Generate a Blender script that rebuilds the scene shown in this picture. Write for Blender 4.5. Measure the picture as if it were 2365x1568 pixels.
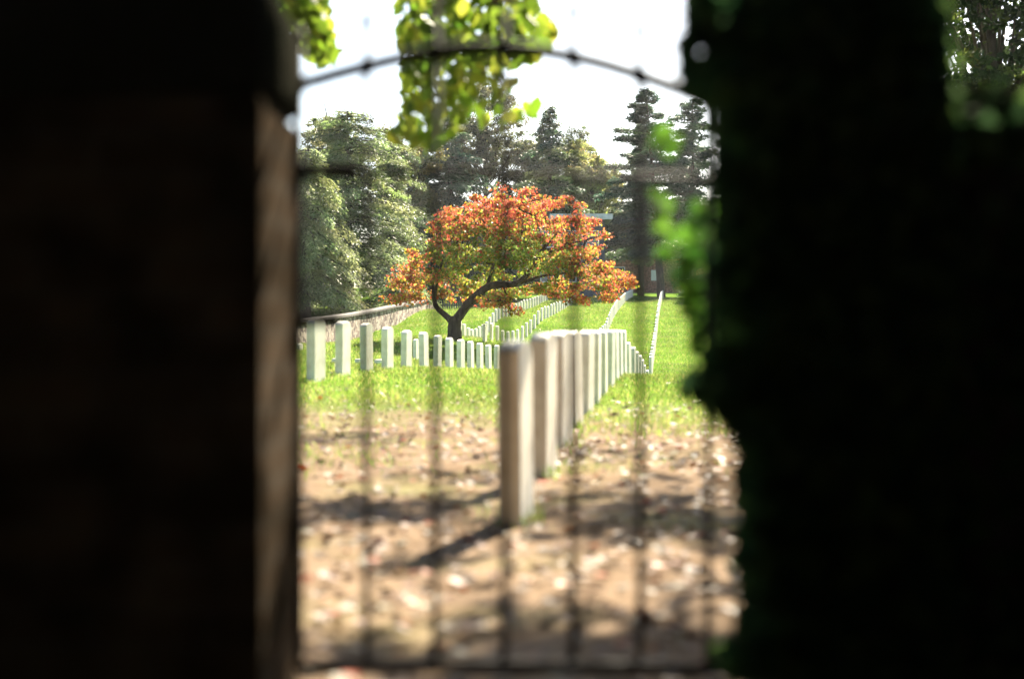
import bpy, math, random
import numpy as np
R = math.radians
random.seed(7); rng = np.random.default_rng(11)
S = bpy.context.scene
COL = S.collection
for o in list(bpy.data.objects): bpy.data.objects.remove(o)

# ------------------------------------------------------------ camera, sky, sun, exposure
EYE = 0.70; F = 3285.0; CX = 1182.5; HY = 762.0
cd = bpy.data.cameras.new("camera"); cam = bpy.data.objects.new("camera", cd); COL.objects.link(cam)
cam.location = (0, 0, EYE); cam.rotation_euler = (R(90), 0, 0)
cd.lens = 50; cd.sensor_width = 36; cd.shift_y = -0.0093
cd.clip_start = 0.05; cd.clip_end = 3000
cd.dof.use_dof = True; cd.dof.focus_distance = 46; cd.dof.aperture_fstop = 1.45
S.camera = cam
SUN_AZ, SUN_EL = 16.5, 33.0        # azimuth clockwise from +Y
w = bpy.data.worlds.new("World"); S.world = w; w.use_nodes = True
nt = w.node_tree; bg = nt.nodes['Background']
sky = nt.nodes.new('ShaderNodeTexSky'); sky.sky_type = 'NISHITA'; sky.sun_disc = False
sky.sun_elevation = R(SUN_EL); sky.sun_rotation = R(SUN_AZ)
sky.air_density = 1.0; sky.dust_density = 0.9; sky.ozone_density = 1.5
nt.links.new(sky.outputs[0], bg.inputs[0]); bg.inputs[1].default_value = 0.05
sl = bpy.data.lights.new("sun", 'SUN'); sl.energy = 5.0; sl.angle = R(0.5); sl.color = (1, .89, .70)
so = bpy.data.objects.new("sun", sl); COL.objects.link(so)
so.rotation_euler = (R(90 - SUN_EL), 0, R(180 - SUN_AZ)); so.location = (20, 60, 40)
SD = np.array([math.sin(R(SUN_AZ))*math.cos(R(SUN_EL)), math.cos(R(SUN_AZ))*math.cos(R(SUN_EL)), math.sin(R(SUN_EL))])
S.view_settings.view_transform = 'Standard'; S.view_settings.look = 'None'
S.view_settings.exposure = 2.5; S.view_settings.gamma = 1.0
S.render.engine = 'CYCLES'
S.cycles.max_bounces = 6; S.cycles.transparent_max_bounces = 4

def P(px, py, d):                  # photograph measurement + distance -> point in the place
    return np.array([(px - CX)/F*d, d, EYE + (HY - py)/F*d])

# ------------------------------------------------------------ materials
def mat(name, rough=.8, spec=.3):
    m = bpy.data.materials.new(name); m.use_nodes = True
    b = m.node_tree.nodes['Principled BSDF']
    b.inputs['Roughness'].default_value = rough
    b.inputs['Specular IOR Level'].default_value = spec
    return m, m.node_tree, b
def N(t, k, **kw):
    n = t.nodes.new(k)
    for a, v in kw.items(): setattr(n, a, v)
    return n
def ramp(t, stops):
    r = N(t, 'ShaderNodeValToRGB'); e = r.color_ramp.elements
    while len(e) < len(stops): e.new(.5)
    for el, (p, c) in zip(e, stops): el.position = p; el.color = (*c, 1)
    return r
def noise_mat(name, scale, stops, rough=.85, spec=.2, bump=.0, bscale=None, detail=6, stretch=(1,1,1), bdist=.02):
    m, t, b = mat(name, rough, spec)
    tc = N(t, 'ShaderNodeTexCoord'); mp = N(t, 'ShaderNodeMapping'); mp.inputs['Scale'].default_value = stretch
    t.links.new(tc.outputs['Object'], mp.inputs[0])
    n = N(t, 'ShaderNodeTexNoise'); n.inputs['Scale'].default_value = scale; n.inputs['Detail'].default_value = detail
    t.links.new(mp.outputs[0], n.inputs['Vector'])
    r = ramp(t, stops); t.links.new(n.outputs[0], r.inputs[0]); t.links.new(r.outputs[0], b.inputs['Base Color'])
    if bump:
        n2 = N(t, 'ShaderNodeTexNoise'); n2.inputs['Scale'].default_value = bscale or scale*4; n2.inputs['Detail'].default_value = 8
        t.links.new(mp.outputs[0], n2.inputs['Vector'])
        bp = N(t, 'ShaderNodeBump'); bp.inputs['Strength'].default_value = bump; bp.inputs['Distance'].default_value = bdist
        t.links.new(n2.outputs[0], bp.inputs['Height']); t.links.new(bp.outputs[0], b.inputs['Normal'])
    return m
def leaf_mat(name, trans=.45, rough=.55, spec=.14):
    m, t, b = mat(name, rough, spec)
    a = N(t, 'ShaderNodeAttribute'); a.attribute_name = 'leafcol'
    t.links.new(a.outputs['Color'], b.inputs['Base Color'])
    tr = N(t, 'ShaderNodeBsdfTranslucent')
    hs = N(t, 'ShaderNodeHueSaturation'); hs.inputs['Saturation'].default_value = 1.02; hs.inputs['Value'].default_value = 1.4
    t.links.new(a.outputs['Color'], hs.inputs['Color']); t.links.new(hs.outputs[0], tr.inputs['Color'])
    mx = N(t, 'ShaderNodeMixShader'); mx.inputs[0].default_value = trans
    t.links.new(b.outputs[0], mx.inputs[1]); t.links.new(tr.outputs[0], mx.inputs[2])
    t.links.new(mx.outputs[0], t.nodes['Material Output'].inputs['Surface'])
    return m
M = {}
M['leaf'] = leaf_mat('leaf_tissue')
M['needle'] = leaf_mat('needle_tissue', .48, .55, .35)
M['ivy'] = leaf_mat('ivy_tissue', .4, .9, .02)
M['dry'] = leaf_mat('dry_leaf', .12, .6, .12)
M['blade'] = leaf_mat('grass_blade', .5, .35, .5)
M['marble'] = noise_mat('weathered_marble', 6, [(.25, (.56, .48, .37)), (.5, (.76, .70, .58)), (.8, (.86, .82, .73))], .6, .3, .25, 60, bdist=.004)
M['bark'] = noise_mat('grey_brown_bark', 9, [(.3, (.035, .025, .018)), (.7, (.11, .085, .065))], .9, .1, .8, 30, stretch=(1, 1, .25))
M['iron'] = noise_mat('painted_iron', 30, [(.35, (.012, .012, .014)), (.62, (.022, .02, .02)), (.78, (.07, .03, .02))], .75, .2, .3, 90, bdist=.002)
M['bwhite'] = noise_mat('white_render', 3, [(.3, (.62, .64, .66)), (.7, (.78, .79, .80))], .7)
M['glass'] = noise_mat('window_glass', 1, [(.3, (.02, .03, .05)), (.7, (.04, .06, .09))], .08, .8)
M['fencewood'] = noise_mat('dark_fence_wood', 6, [(.3, (.03, .033, .045)), (.7, (.07, .075, .095))], .8, stretch=(1, 1, .2))
M['shaded_wall'] = noise_mat('white_wall_shade_tint', 2, [(.3, (.05, .055, .065)), (.7, (.09, .10, .115))], .7, .1)  # white wall coloured dark to stand for the shade on its front
M['roofing'] = noise_mat('grey_roof', 3, [(.3, (.45, .45, .45)), (.7, (.7, .7, .7))], .7)
M['signwhite'] = noise_mat('sign_white', 3, [(.3, (.7, .72, .74)), (.7, (.8, .82, .84))], .5)

def brick_mat(name, c1, c2, mortar, scale, bw=.5, rh=.25, bump=.4):
    m, t, b = mat(name, 1, 0)
    tc = N(t, 'ShaderNodeTexCoord'); mp = N(t, 'ShaderNodeMapping')
    sx = N(t, 'ShaderNodeSeparateXYZ'); cb = N(t, 'ShaderNodeCombineXYZ'); ad = N(t, 'ShaderNodeMath', operation='ADD')
    t.links.new(tc.outputs['Object'], sx.inputs[0])
    t.links.new(sx.outputs[0], ad.inputs[0]); t.links.new(sx.outputs[1], ad.inputs[1])
    t.links.new(ad.outputs[0], cb.inputs[0]); t.links.new(sx.outputs[2], cb.inputs[1])
    n = N(t, 'ShaderNodeTexNoise'); n.inputs['Scale'].default_value = scale*.8
    br = N(t, 'ShaderNodeTexBrick'); br.inputs['Scale'].default_value = scale
    br.inputs['Color1'].default_value = (*c1, 1); br.inputs['Color2'].default_value = (*c2, 1); br.inputs['Mortar'].default_value = (*mortar, 1)
    br.inputs['Brick Width'].default_value = bw; br.inputs['Row Height'].default_value = rh; br.inputs['Mortar Size'].default_value = .02
    t.links.new(cb.outputs[0], br.inputs['Vector'])
    mx = N(t, 'ShaderNodeMix', data_type='RGBA', blend_type='MULTIPLY'); mx.inputs[0].default_value = .9
    n.inputs['Detail'].default_value = 7; n.inputs['Scale'].default_value = scale*2.6; r = ramp(t, [(.38, (.22, .22, .20)), (.62, (1.0, 1.0, 1.0))]); t.links.new(tc.outputs['Object'], n.inputs['Vector']); t.links.new(n.outputs[0], r.inputs[0])
    t.links.new(br.outputs['Color'], mx.inputs[6]); t.links.new(r.outputs[0], mx.inputs[7])
    t.links.new(mx.outputs[2], b.inputs['Base Color'])
    bp = N(t, 'ShaderNodeBump'); bp.inputs['Strength'].default_value = bump; bp.inputs['Distance'].default_value = .01
    t.links.new(br.outputs['Fac'], bp.inputs['Height']); bp.invert = True; t.links.new(bp.outputs[0], b.inputs['Normal'])
    return m
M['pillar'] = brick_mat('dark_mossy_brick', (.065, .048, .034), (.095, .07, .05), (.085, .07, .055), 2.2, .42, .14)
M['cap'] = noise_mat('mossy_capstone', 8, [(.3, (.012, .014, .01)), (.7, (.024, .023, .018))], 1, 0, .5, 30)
M['brick'] = brick_mat('red_brown_brick', (.34, .13, .09), (.42, .19, .13), (.34, .27, .23), 2.2)

def rubble_mat():
    m, t, b = mat('rubble_stone', .9, .15)
    tc = N(t, 'ShaderNodeTexCoord'); mp = N(t, 'ShaderNodeMapping'); mp.inputs['Scale'].default_value = (1, 1, 1.7)
    t.links.new(tc.outputs['Object'], mp.inputs[0])
    v = N(t, 'ShaderNodeTexVoronoi'); v.inputs['Scale'].default_value = 3.2; t.links.new(mp.outputs[0], v.inputs['Vector'])
    s = N(t, 'ShaderNodeSeparateColor'); t.links.new(v.outputs['Color'], s.inputs[0])
    r = ramp(t, [(.0, (.07, .05, .045)), (.35, (.22, .15, .12)), (.6, (.34, .27, .22)), (1, (.5, .42, .35))])
    t.links.new(s.outputs[0], r.inputs[0])
    v2 = N(t, 'ShaderNodeTexVoronoi', feature='DISTANCE_TO_EDGE'); v2.inputs['Scale'].default_value = 3.2; t.links.new(mp.outputs[0], v2.inputs['Vector'])
    r2 = ramp(t, [(0, (.35, .35, .35)), (.06, (1, 1, 1))]); t.links.new(v2.outputs['Distance'], r2.inputs[0])
    mx = N(t, 'ShaderNodeMix', data_type='RGBA', blend_type='MULTIPLY'); mx.inputs[0].default_value = 1
    t.links.new(r.outputs[0], mx.inputs[6]); t.links.new(r2.outputs[0], mx.inputs[7]); t.links.new(mx.outputs[2], b.inputs['Base Color'])
    bp = N(t, 'ShaderNodeBump'); bp.inputs['Distance'].default_value = .05; t.links.new(r2.outputs[0], bp.inputs['Height']); t.links.new(bp.outputs[0], b.inputs['Normal'])
    return m
M['rubble'] = rubble_mat()
M['coping'] = noise_mat('coping_stone', 5, [(.3, (.06, .052, .046)), (.7, (.15, .13, .115))], .85, .2, .4)

def ground_mat():
    m, t, b = mat('lawn_and_leaf_litter', 1, .0)
    geo = N(t, 'ShaderNodeNewGeometry'); sx = N(t, 'ShaderNodeSeparateXYZ'); t.links.new(geo.outputs['Position'], sx.inputs[0])
    def noise(s, d=5):
        n = N(t, 'ShaderNodeTexNoise'); n.inputs['Scale'].default_value = s; n.inputs['Detail'].default_value = d
        t.links.new(geo.outputs['Position'], n.inputs['Vector']); return n
    g = ramp(t, [(.3, (.06, .13, .016)), (.5, (.10, .19, .022)), (.7, (.16, .24, .035))]); t.links.new(noise(.55, 9).outputs[0], g.inputs[0])
    l = ramp(t, [(.3, (.155, .11, .074)), (.45, (.20, .145, .10)), (.6, (.235, .172, .122)), (.7, (.26, .195, .142)), (.8, (.13, .17, .04))]); t.links.new(noise(5, 5).outputs[0], l.inputs[0])
    # litter lies near the gate
    mr = N(t, 'ShaderNodeMapRange'); mr.inputs[1].default_value = 9.0; mr.inputs[2].default_value = 14; mr.inputs[3].default_value = 0; mr.inputs[4].default_value = 1
    t.links.new(sx.outputs[1], mr.inputs[0])
    ad = N(t, 'ShaderNodeMath', operation='ADD'); n3 = noise(1.1, 5); t.links.new(mr.outputs[0], ad.inputs[0])
    ml = N(t, 'ShaderNodeMath', operation='MULTIPLY_ADD'); ml.inputs[1].default_value = 1.3; ml.inputs[2].default_value = -.65; t.links.new(n3.outputs[0], ml.inputs[0]); t.links.new(ml.outputs[0], ad.inputs[1])
    cl = N(t, 'ShaderNodeClamp'); t.links.new(ad.outputs[0], cl.inputs[0])
    mx = N(t, 'ShaderNodeMix', data_type='RGBA'); t.links.new(cl.outputs[0], mx.inputs[0]); t.links.new(l.outputs[0], mx.inputs[6]); t.links.new(g.outputs[0], mx.inputs[7])
    t.links.new(mx.outputs[2], b.inputs['Base Color'])
    bp = N(t, 'ShaderNodeBump'); bp.inputs['Strength'].default_value = .5; bp.inputs['Distance'].default_value = .03
    t.links.new(noise(25, 8).outputs[0], bp.inputs['Height']); t.links.new(bp.outputs[0], b.inputs['Normal'])
    return m
M['ground'] = ground_mat()

# ------------------------------------------------------------ mesh helpers
class MB:
    def __init__(s): s.v = []; s.f = []; s.n = 0
    def add(s, v, f):
        s.v.append(np.asarray(v, float)); s.f += [tuple(i + s.n for i in q) for q in f]; s.n += len(v); return s
    def box(s, x0, x1, y0, y1, z0, z1):
        v = [(x, y, z) for z in (z0, z1) for y in (y0, y1) for x in (x0, x1)]
        return s.add(v, [(0, 2, 3, 1), (4, 5, 7, 6), (0, 1, 5, 4), (2, 6, 7, 3), (0, 4, 6, 2), (1, 3, 7, 5)])
    def tube(s, pts, rad, n=7):
        pts = np.asarray(pts, float); rad = np.broadcast_to(rad, (len(pts),))
        T = np.gradient(pts, axis=0); T /= np.linalg.norm(T, axis=1)[:, None] + 1e-9
        vs = []
        up = np.array([.13, .97, .2]) if abs(T[0][1]) < .8 else np.array([1., 0, 0])
        for p, t, r in zip(pts, T, rad):
            a = np.cross(t, up); a /= np.linalg.norm(a) + 1e-9; b = np.cross(t, a); up = np.cross(a, t)
            ang = np.arange(n)*2*math.pi/n
            vs.append(p + r*(np.cos(ang)[:, None]*a + np.sin(ang)[:, None]*b))
        fs = [(i*n + j, i*n + (j+1) % n, (i+1)*n + (j+1) % n, (i+1)*n + j) for i in range(len(pts)-1) for j in range(n)]
        fs += [tuple(range(n))[::-1], tuple((len(pts)-1)*n + j for j in range(n))]
        return s.add(np.concatenate(vs), fs)
    def build(s, name, m, parent=None, smooth=False, loc=None):
        me = bpy.data.meshes.new(name); V = np.concatenate(s.v)
        if loc is not None: V = V - np.array(loc)
        me.from_pydata(V.tolist(), [], s.f); me.materials.append(m)
        if smooth: me.polygons.foreach_set('use_smooth', [True]*len(s.f))
        o = bpy.data.objects.new(name, me); COL.objects.link(o)
        if parent: o.parent = parent
        return o
def bevel(o, w=.01, seg=2):
    m = o.modifiers.new('bevel', 'BEVEL'); m.width = w; m.segments = seg; m.limit_method = 'ANGLE'
def tag(o, label=None, cat=None, group=None, kind=None):
    if label: o['label'] = label
    if cat: o['category'] = cat
    if group: o['group'] = group
    if kind: o['kind'] = kind
    return o
def empty(name, loc=(0, 0, 0), rz=0):
    o = bpy.data.objects.new(name, None); COL.objects.link(o); o.location = loc; o.rotation_euler.z = rz; o.empty_display_size = .1
    return o
# leaf shapes: (verts along x = length, y = width, z = fold), faces
NEEDLE = (np.array([(-.5, 0, 0), (0, -.13, .04), (.5, 0, 0), (0, .13, .04)]), [(0, 1, 2, 3)])
QUAD = (np.array([(-.5, 0, 0), (0, -.28, .05), (.5, 0, 0), (0, .28, .05)]), [(0, 1, 2, 3)])
OVAL = (np.array([(-.5, 0, 0), (-.22, -.30, .08), (.15, -.27, .07), (.5, 0, -.04), (.15, .27, .07), (-.22, .30, .08)]), [(0, 1, 2, 3), (0, 3, 4, 5)])
MAPLE = (np.array([(-.45, 0, 0), (-.3, -.3, .06), (-.02, -.5, .02), (.0, -.24, .05), (.3, -.3, .0), (.25, -.12, .02), (.5, 0, -.06), (.25, .12, .02), (.3, .3, .0), (.0, .24, .05), (-.02, .5, .02), (-.3, .3, .06)]),
         [(0, 1, 2, 3), (0, 3, 4, 5, 6), (0, 6, 7, 8, 9), (0, 9, 10, 11)])
BLADE = (np.array([(0, -.06, 0), (0, .06, 0), (.6, .03, .1), (1, 0, .3), (.6, -.03, .1)]), [(0, 1, 2, 3, 4)])
def frames(dirs, nrm):
    a = dirs/(np.linalg.norm(dirs, axis=1)[:, None] + 1e-9)
    n = nrm - (nrm*a).sum(1)[:, None]*a; n /= np.linalg.norm(n, axis=1)[:, None] + 1e-9
    return a, np.cross(n, a), n
def foliage(name, m, pos, size, cols, shape=QUAD, dirs=None, nrm=None, parent=None, loc=(0, 0, 0)):
    k = len(pos); tv, tf = shape; nv = len(tv)
    if dirs is None: dirs = rng.normal(size=(k, 3))
    if nrm is None: nrm = rng.normal(size=(k, 3))
    a, b, c = frames(dirs, nrm); size = np.broadcast_to(size, (k,))
    V = pos[:, None, :] + size[:, None, None]*(tv[None, :, 0, None]*a[:, None] + tv[None, :, 1, None]*b[:, None] + tv[None, :, 2, None]*c[:, None])
    V = (V - np.array(loc)).reshape(-1, 3)
    fl = np.concatenate([np.array(f) for f in tf]); ls = np.array([len(f) for f in tf])
    loops = (fl[None, :] + (np.arange(k)*nv)[:, None]).ravel(); cnt = np.tile(ls, k)
    me = bpy.data.meshes.new(name)
    me.vertices.add(len(V)); me.vertices.foreach_set('co', V.ravel())
    me.loops.add(len(loops)); me.loops.foreach_set('vertex_index', loops.astype(np.int32))
    me.polygons.add(len(cnt)); st = np.concatenate([[0], np.cumsum(cnt)[:-1]])
    me.polygons.foreach_set('loop_start', st.astype(np.int32)); me.update(calc_edges=True)
    at = me.attributes.new('leafcol', 'FLOAT_COLOR', 'FACE')
    C4 = np.ones((k, 4)); C4[:, :3] = np.clip(cols, .003, .95); at.data.foreach_set('color', np.repeat(C4, len(tf), axis=0).ravel())
    me.materials.append(m); me.validate()
    o = bpy.data.objects.new(name, me); COL.objects.link(o)
    if parent: o.parent = parent
    return o
def pick(cols, k, jit=.25):
    cols = np.array(cols); c = cols[rng.integers(0, len(cols), k)]
    return c*(1 + rng.normal(size=(k, 1))*jit).clip(.45, 1.7)*(1 + rng.normal(size=(k, 3))*.06)
def inpoly(x, y, poly):
    r = np.zeros(len(x), bool); n = len(poly)
    for i in range(n):
        x1, y1 = poly[i]; x2, y2 = poly[i-1]
        c = ((y1 > y) != (y2 > y)); xi = (x2-x1)*(y-y1)/((y2-y1) + 1e-12) + x1
        r ^= c & (x < xi)
    return r
def inside(poly, k):
    p = np.array(poly, float); lo, hi = p.min(0), p.max(0); out = np.zeros((0, 2))
    while len(out) < k:
        q = rng.uniform(lo, hi, (k*2, 2)); out = np.concatenate([out, q[inpoly(q[:, 0], q[:, 1], poly)]])
    return out[:k]

# ------------------------------------------------------------ terrain
# (X, distance, height relative to the eye)
CP = [(-3, -6, -.7), (3, -6, -.7), (0, -2, -.7), (0, 2, -.7), (-3, 3, -.7), (3, 3, -.7), (0, 5.2, -.70), (0, 7, -.68), (-3, 8, -.65), (4, 8, -.68),
      (.9, 14, -.655), (1.6, 20, -.65), (1.85, 21.75, -.74), (2.4, 26, -1.05), (2.9, 31, -1.42), (3.7, 37, -1.6), (4.4, 45, -1.4), (5, 14, -.67), (5, 20, -.68), (7, 30, -1.4),
      (-2, 14, -.50), (-1.6, 18.5, -.51), (-1.25, 21.5, -.6), (-1, 24.5, -.71), (-.7, 27.5, -.81), (-.3, 32, -.93), (.6, 40, -1.05),
      (6.2, 62, -.45), (11.65, 110, 2.4), (4.4, 65, -.16), (9.3, 110, 2.6), (-.28, 52, -.6), (2.7, 78, .95), (-1.86, 50, -.24), (-.66, 68, .5), (2.4, 95, 1.9), (-1.9, 46, -.33),
      (-7.5, 51, -.75), (-6.9, 63, -.33), (-5.65, 72, .22), (-5.3, 95, 1.07), (-10, 85, 1.3), (-14, 60, .1), (-3, 36, -.7), (-5, 30, -.6), (-8, 20, -.4), (-20, 30, -.3), (20, 30, -1.0),
      (25, 60, -.3), (20, 110, 2.4), (12, 135, 3.55), (0, 118, 2.6), (-15, 120, 2.7), (-30, 90, 1.4), (0, 140, 3.6), (40, 120, 2.6), (0, 200, 6), (-80, 200, 6), (80, 200, 6), (-80, 60, .6), (80, 60, 0), (-80, 0, -.7), (80, 0, -.7), (0, -60, -.7), (-80, -80, -.7), (80, -80, -.7)]
cpa = np.array(CP)
def warp(x, y): return np.stack([np.asarray(x)*1.2, np.asarray(y)], -1)
cw = warp(cpa[:, 0], cpa[:, 1]); 
def kern(a, b): return np.sqrt(((a[:, None, :] - b[None, :, :])**2).sum(-1) + 4.0)
A = np.zeros((len(CP)+1,)*2); A[:-1, :-1] = kern(cw, cw) ; A[:-1, -1] = 1; A[-1, :-1] = 1
A[np.arange(len(CP)), np.arange(len(CP))] -= .05
wgt = np.linalg.solve(A, np.append(cpa[:, 2], 0))
def H(x, y):
    x = np.atleast_1d(np.asarray(x, float)); y = np.atleast_1d(np.asarray(y, float))
    xx = np.clip(x, -90, 90); yy = np.clip(y, -90, 210)
    out = np.empty(len(x))
    for i in range(0, len(x), 20000):
        q = warp(xx[i:i+20000], yy[i:i+20000]); out[i:i+20000] = kern(q, cw)@wgt[:-1] + wgt[-1]
    return out + EYE
def h(x, y): return float(H(x, y)[0])
gx = np.concatenate([-np.geomspace(1200, 14, 26), np.linspace(-12, 14, 105), np.geomspace(16, 1200, 26)])
gy = np.concatenate([-np.geomspace(1000, 3, 18), np.linspace(-2, 20, 90), np.linspace(20.4, 130, 150), np.geomspace(133, 1600, 26)])
XX, YY = np.meshgrid(gx, gy); ZZ = H(XX.ravel(), YY.ravel())
nx, ny = len(gx), len(gy)
mb = MB(); mb.add(np.stack([XX.ravel(), YY.ravel(), ZZ], -1), [(j*nx+i, j*nx+i+1, (j+1)*nx+i+1, (j+1)*nx+i) for j in range(ny-1) for i in range(nx-1)])
tag(mb.build('ground', M['ground'], smooth=True), kind='structure')

# ------------------------------------------------------------ grass blades and fallen leaves (uncountable)
def scatter(k, d0, d1, power=1.0, half=.22, pad=.5):
    u = rng.random(k); d = (d0**power + u*(d1**power - d0**power))**(1/power)
    x = rng.uniform(-1, 1, k)*(half*d + pad); return x, d
k = 300000
x, d = scatter(k, 6.5, 112, .7)
keep = rng.random(k) < np.clip((d - 8.5 + 2.5*np.sin(x*1.7)*np.cos(d*1.3))/6, .04, 1)
x, d = x[keep], d[keep]; k = len(x)
pos = np.stack([x, d, H(x, d) - .005], -1)
dirs = rng.normal(size=(k, 3))*.45; dirs[:, 2] = 1
foliage('grass', M['blade'], pos, rng.uniform(.028, .055, k)*(1 + d/45), pick([(.10, .17, .025), (.15, .21, .04), (.21, .25, .06), (.11, .19, .03), (.26, .25, .09)], k)*(1 + .22*np.sin(x*1.9 + 2*np.sin(d*.31))*np.cos(d*.5 + x*.4))[:, None], BLADE, dirs, rng.normal(size=(k, 3)), )
tag(bpy.data.objects['grass'], 'short mown green grass blades of the cemetery lawn', 'grass', kind='stuff')
k = 6500
x, d = scatter(k, 2.2, 17, .8, .22, .5)
keep = rng.random(k) < np.clip((15 - d)/6, .10, 1); x, d = x[keep], d[keep]; k = len(x)
pos = np.stack([x, d, H(x, d) + rng.uniform(.003, .02, k)], -1)
dirs = rng.normal(size=(k, 3)); dirs[:, 2] *= .25; nm = rng.normal(size=(k, 3))*.2; nm[:, 2] = 1
lc = pick([(.44, .32, .22), (.50, .36, .26), (.40, .27, .18), (.46, .31, .22), (.55, .44, .35), (.50, .34, .26), (.42, .30, .20), (.46, .33, .23), (.46, .33, .23), (.44, .31, .21), (.66, .17, .06), (.62, .28, .10), (.62, .52, .42)], k, .10)*.44
fl = foliage('fallen_leaves', M['dry'], pos, rng.uniform(.025, .065, k), lc, MAPLE, dirs, nm)
tag(fl, 'tan, brown and orange dry leaves littering the grass inside the gate', 'leaves', kind='stuff')

# ------------------------------------------------------------ headstones
def stone_mesh():
    W, T, Hh = .165, .041, .66
    out = [(-W, -.35), (-W, Hh-.045)] + [(W*math.sin(a), Hh-.045 + .045*(math.cos(a*1.0) - math.cos(math.pi/2))/(1)) for a in np.linspace(-math.pi/2, math.pi/2, 11)[1:-1]] + [(W, Hh-.045), (W, -.35)]
    n = len(out); v = [(-T, y, z) for y, z in out] + [(T, y, z) for y, z in out]
    f = [tuple(range(n)), tuple(range(n, 2*n))[::-1]] + [(i, i+n, (i+1) % n + n, (i+1) % n) for i in range(n)]
    m_ = MB(); m_.add(v, f); return m_
src = stone_mesh().build('headstone', M['marble'])
bevel(src, .008, 2)
stone_used = [False]
ORD = ['nearest', 'second', 'third', 'fourth', 'fifth', 'sixth', 'seventh', 'eighth', 'ninth', 'tenth', 'eleventh', 'twelfth', 'thirteenth', 'fourteenth', 'fifteenth', 'sixteenth', 'seventeenth', 'eighteenth']
def stone(x, y, top, label, group):
    if stone_used[0]: o = src.copy(); COL.objects.link(o)
    else: o = src; stone_used[0] = True
    o.location = (x, y, top - .66)
    o.rotation_euler = (R(random.uniform(-1, 1)), R(random.uniform(-1, 1)), R(-9.5 + random.uniform(-2, 2)))
    tag(o, label, 'headstone', group); return o
# centre row: pixel x of the lit/unlit corner
ax = [1197, 1257, 1296, 1328, 1355, 1376, 1393, 1409, 1421, 1431, 1440, 1451, 1462, 1470, 1477, 1483, 1488, 1494]
at_ = [786, 768, 765, 764, 763, 763, 762, 762, 762, 762, 763, 790, 801, 811, 820, 830, 842, 854]
for i, (px, py) in enumerate(zip(ax, at_)):
    dd = 5.25 + 1.5*i; p = P(px, py, dd)
    extra = ', its shadow pointing at the gate' if i == 0 else (', half sunk behind the crest' if i > 10 else '')
    stone(p[0] - .005, dd, p[2], (f'{ORD[i]} white headstone' if i else 'nearest, tallest-looking white headstone') + ' in the central row' + extra, 'headstones of the central row')
bx_ = [737, 798, 853, 900, 943, 984, 1014, 1042, 1068, 1091, 1112, 1132, 1150]
bt = [738, 742, 746, 755, 763, 767, 774, 780, 784, 788, 792, 796, 797]
for i, (px, py) in enumerate(zip(bx_, bt)):
    dd = 14 + 1.5*i; p = P(px, py, dd)
    stone(p[0] - .03, dd, p[2], (f'{ORD[i]} white headstone' if i else 'nearest white headstone') + ' of the left row, ' + ('beside the left gate pillar' if i == 0 else 'counted from the left pillar'), 'headstones of the left row')
ON = ['first', 'second', 'third', 'fourth', 'fifth', 'sixth', 'seventh', 'eighth', 'ninth', 'tenth', 'eleventh', 'twelfth', 'thirteenth', 'fourteenth', 'fifteenth', 'sixteenth', 'seventeenth', 'eighteenth', 'nineteenth']
TN = ['twentieth', 'thirtieth', 'fortieth', 'fiftieth']
def ordn(i):
    if i < 19: return ON[i]
    i += 1; return TN[i//10-2] if i % 10 == 0 else ['twenty', 'thirty', 'forty', 'fifty'][i//10-2] + '-' + ON[i % 10-1]
def hillrow(pts, step, label, group, hh=.60):
    pts = np.array(pts, float)          # (X, d)
    seg = np.r_[0, np.cumsum(np.linalg.norm(np.diff(pts, axis=0), axis=1))]
    for i_, s in enumerate(np.arange(0, seg[-1], step)):
        x = np.interp(s, seg, pts[:, 0]); y = np.interp(s, seg, pts[:, 1]); stone(x, y, h(x, y) + hh + random.uniform(-.03, .03), ordn(i_) + ' white headstone from the lower end ' + label, group)
def Xp(px, d): return ((px - CX)/F*d, d)
hillrow([Xp(1503, 44), Xp(1514, 62), Xp(1524, 85), Xp(1531, 110)], 1.6, 'of the row climbing to the fir trunk', 'headstones of the rightmost far row')
hillrow([Xp(1345, 50), Xp(1396, 62), Xp(1425, 80), Xp(1446, 95), Xp(1460, 108)], 1.6, 'of the row climbing to the red tree tip', 'headstones of the second far row')
hillrow([Xp(1120, 47), Xp(1172, 54), Xp(1225, 63), Xp(1295, 80), Xp(1330, 95)], 1.8, 'of the row rising under the red tree', 'headstones of the third far row')
hillrow([Xp(1062, 50), Xp(1105, 58), Xp(1150, 68), Xp(1210, 82), Xp(1268, 99)], 1.7, 'of the row starting beside the forked trunk', 'headstones of the fourth far row')
for px, py, dd, lb in [(961, 783, 36, 'small white headstone behind the gap between fifth and sixth left-row headstones'), (692, 793, 38, 'white headstone half hidden by the lit edge of the left pillar')]:
    p = P(px, py, dd); stone(p[0], dd, p[2], lb, 'headstones behind the left row')
p = P(1461, 664, 106); stone(p[0], 106, p[2], 'lone white headstone at the top end of the row by the red tree tip', 'headstones of the second far row')
mbk = MB().box(-.07, .07, -.1, .1, -.1, .11).build('grave_marker', M['marble']); bevel(mbk, .02, 2)
for i, (px, dd, lb) in enumerate([(777, 24, 'low white marker block between the first two left-row headstones'), (829, 26, 'low white marker block right of the second left-row headstone'), (874, 27, 'low white marker block beside the third left-row headstone')]):
    o = mbk if i == 0 else mbk.copy()
    if i: COL.objects.link(o)
    X, Y = Xp(px, dd); o.location = (X, Y, h(X, Y)); tag(o, lb, 'grave marker', 'low marker blocks')

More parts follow.
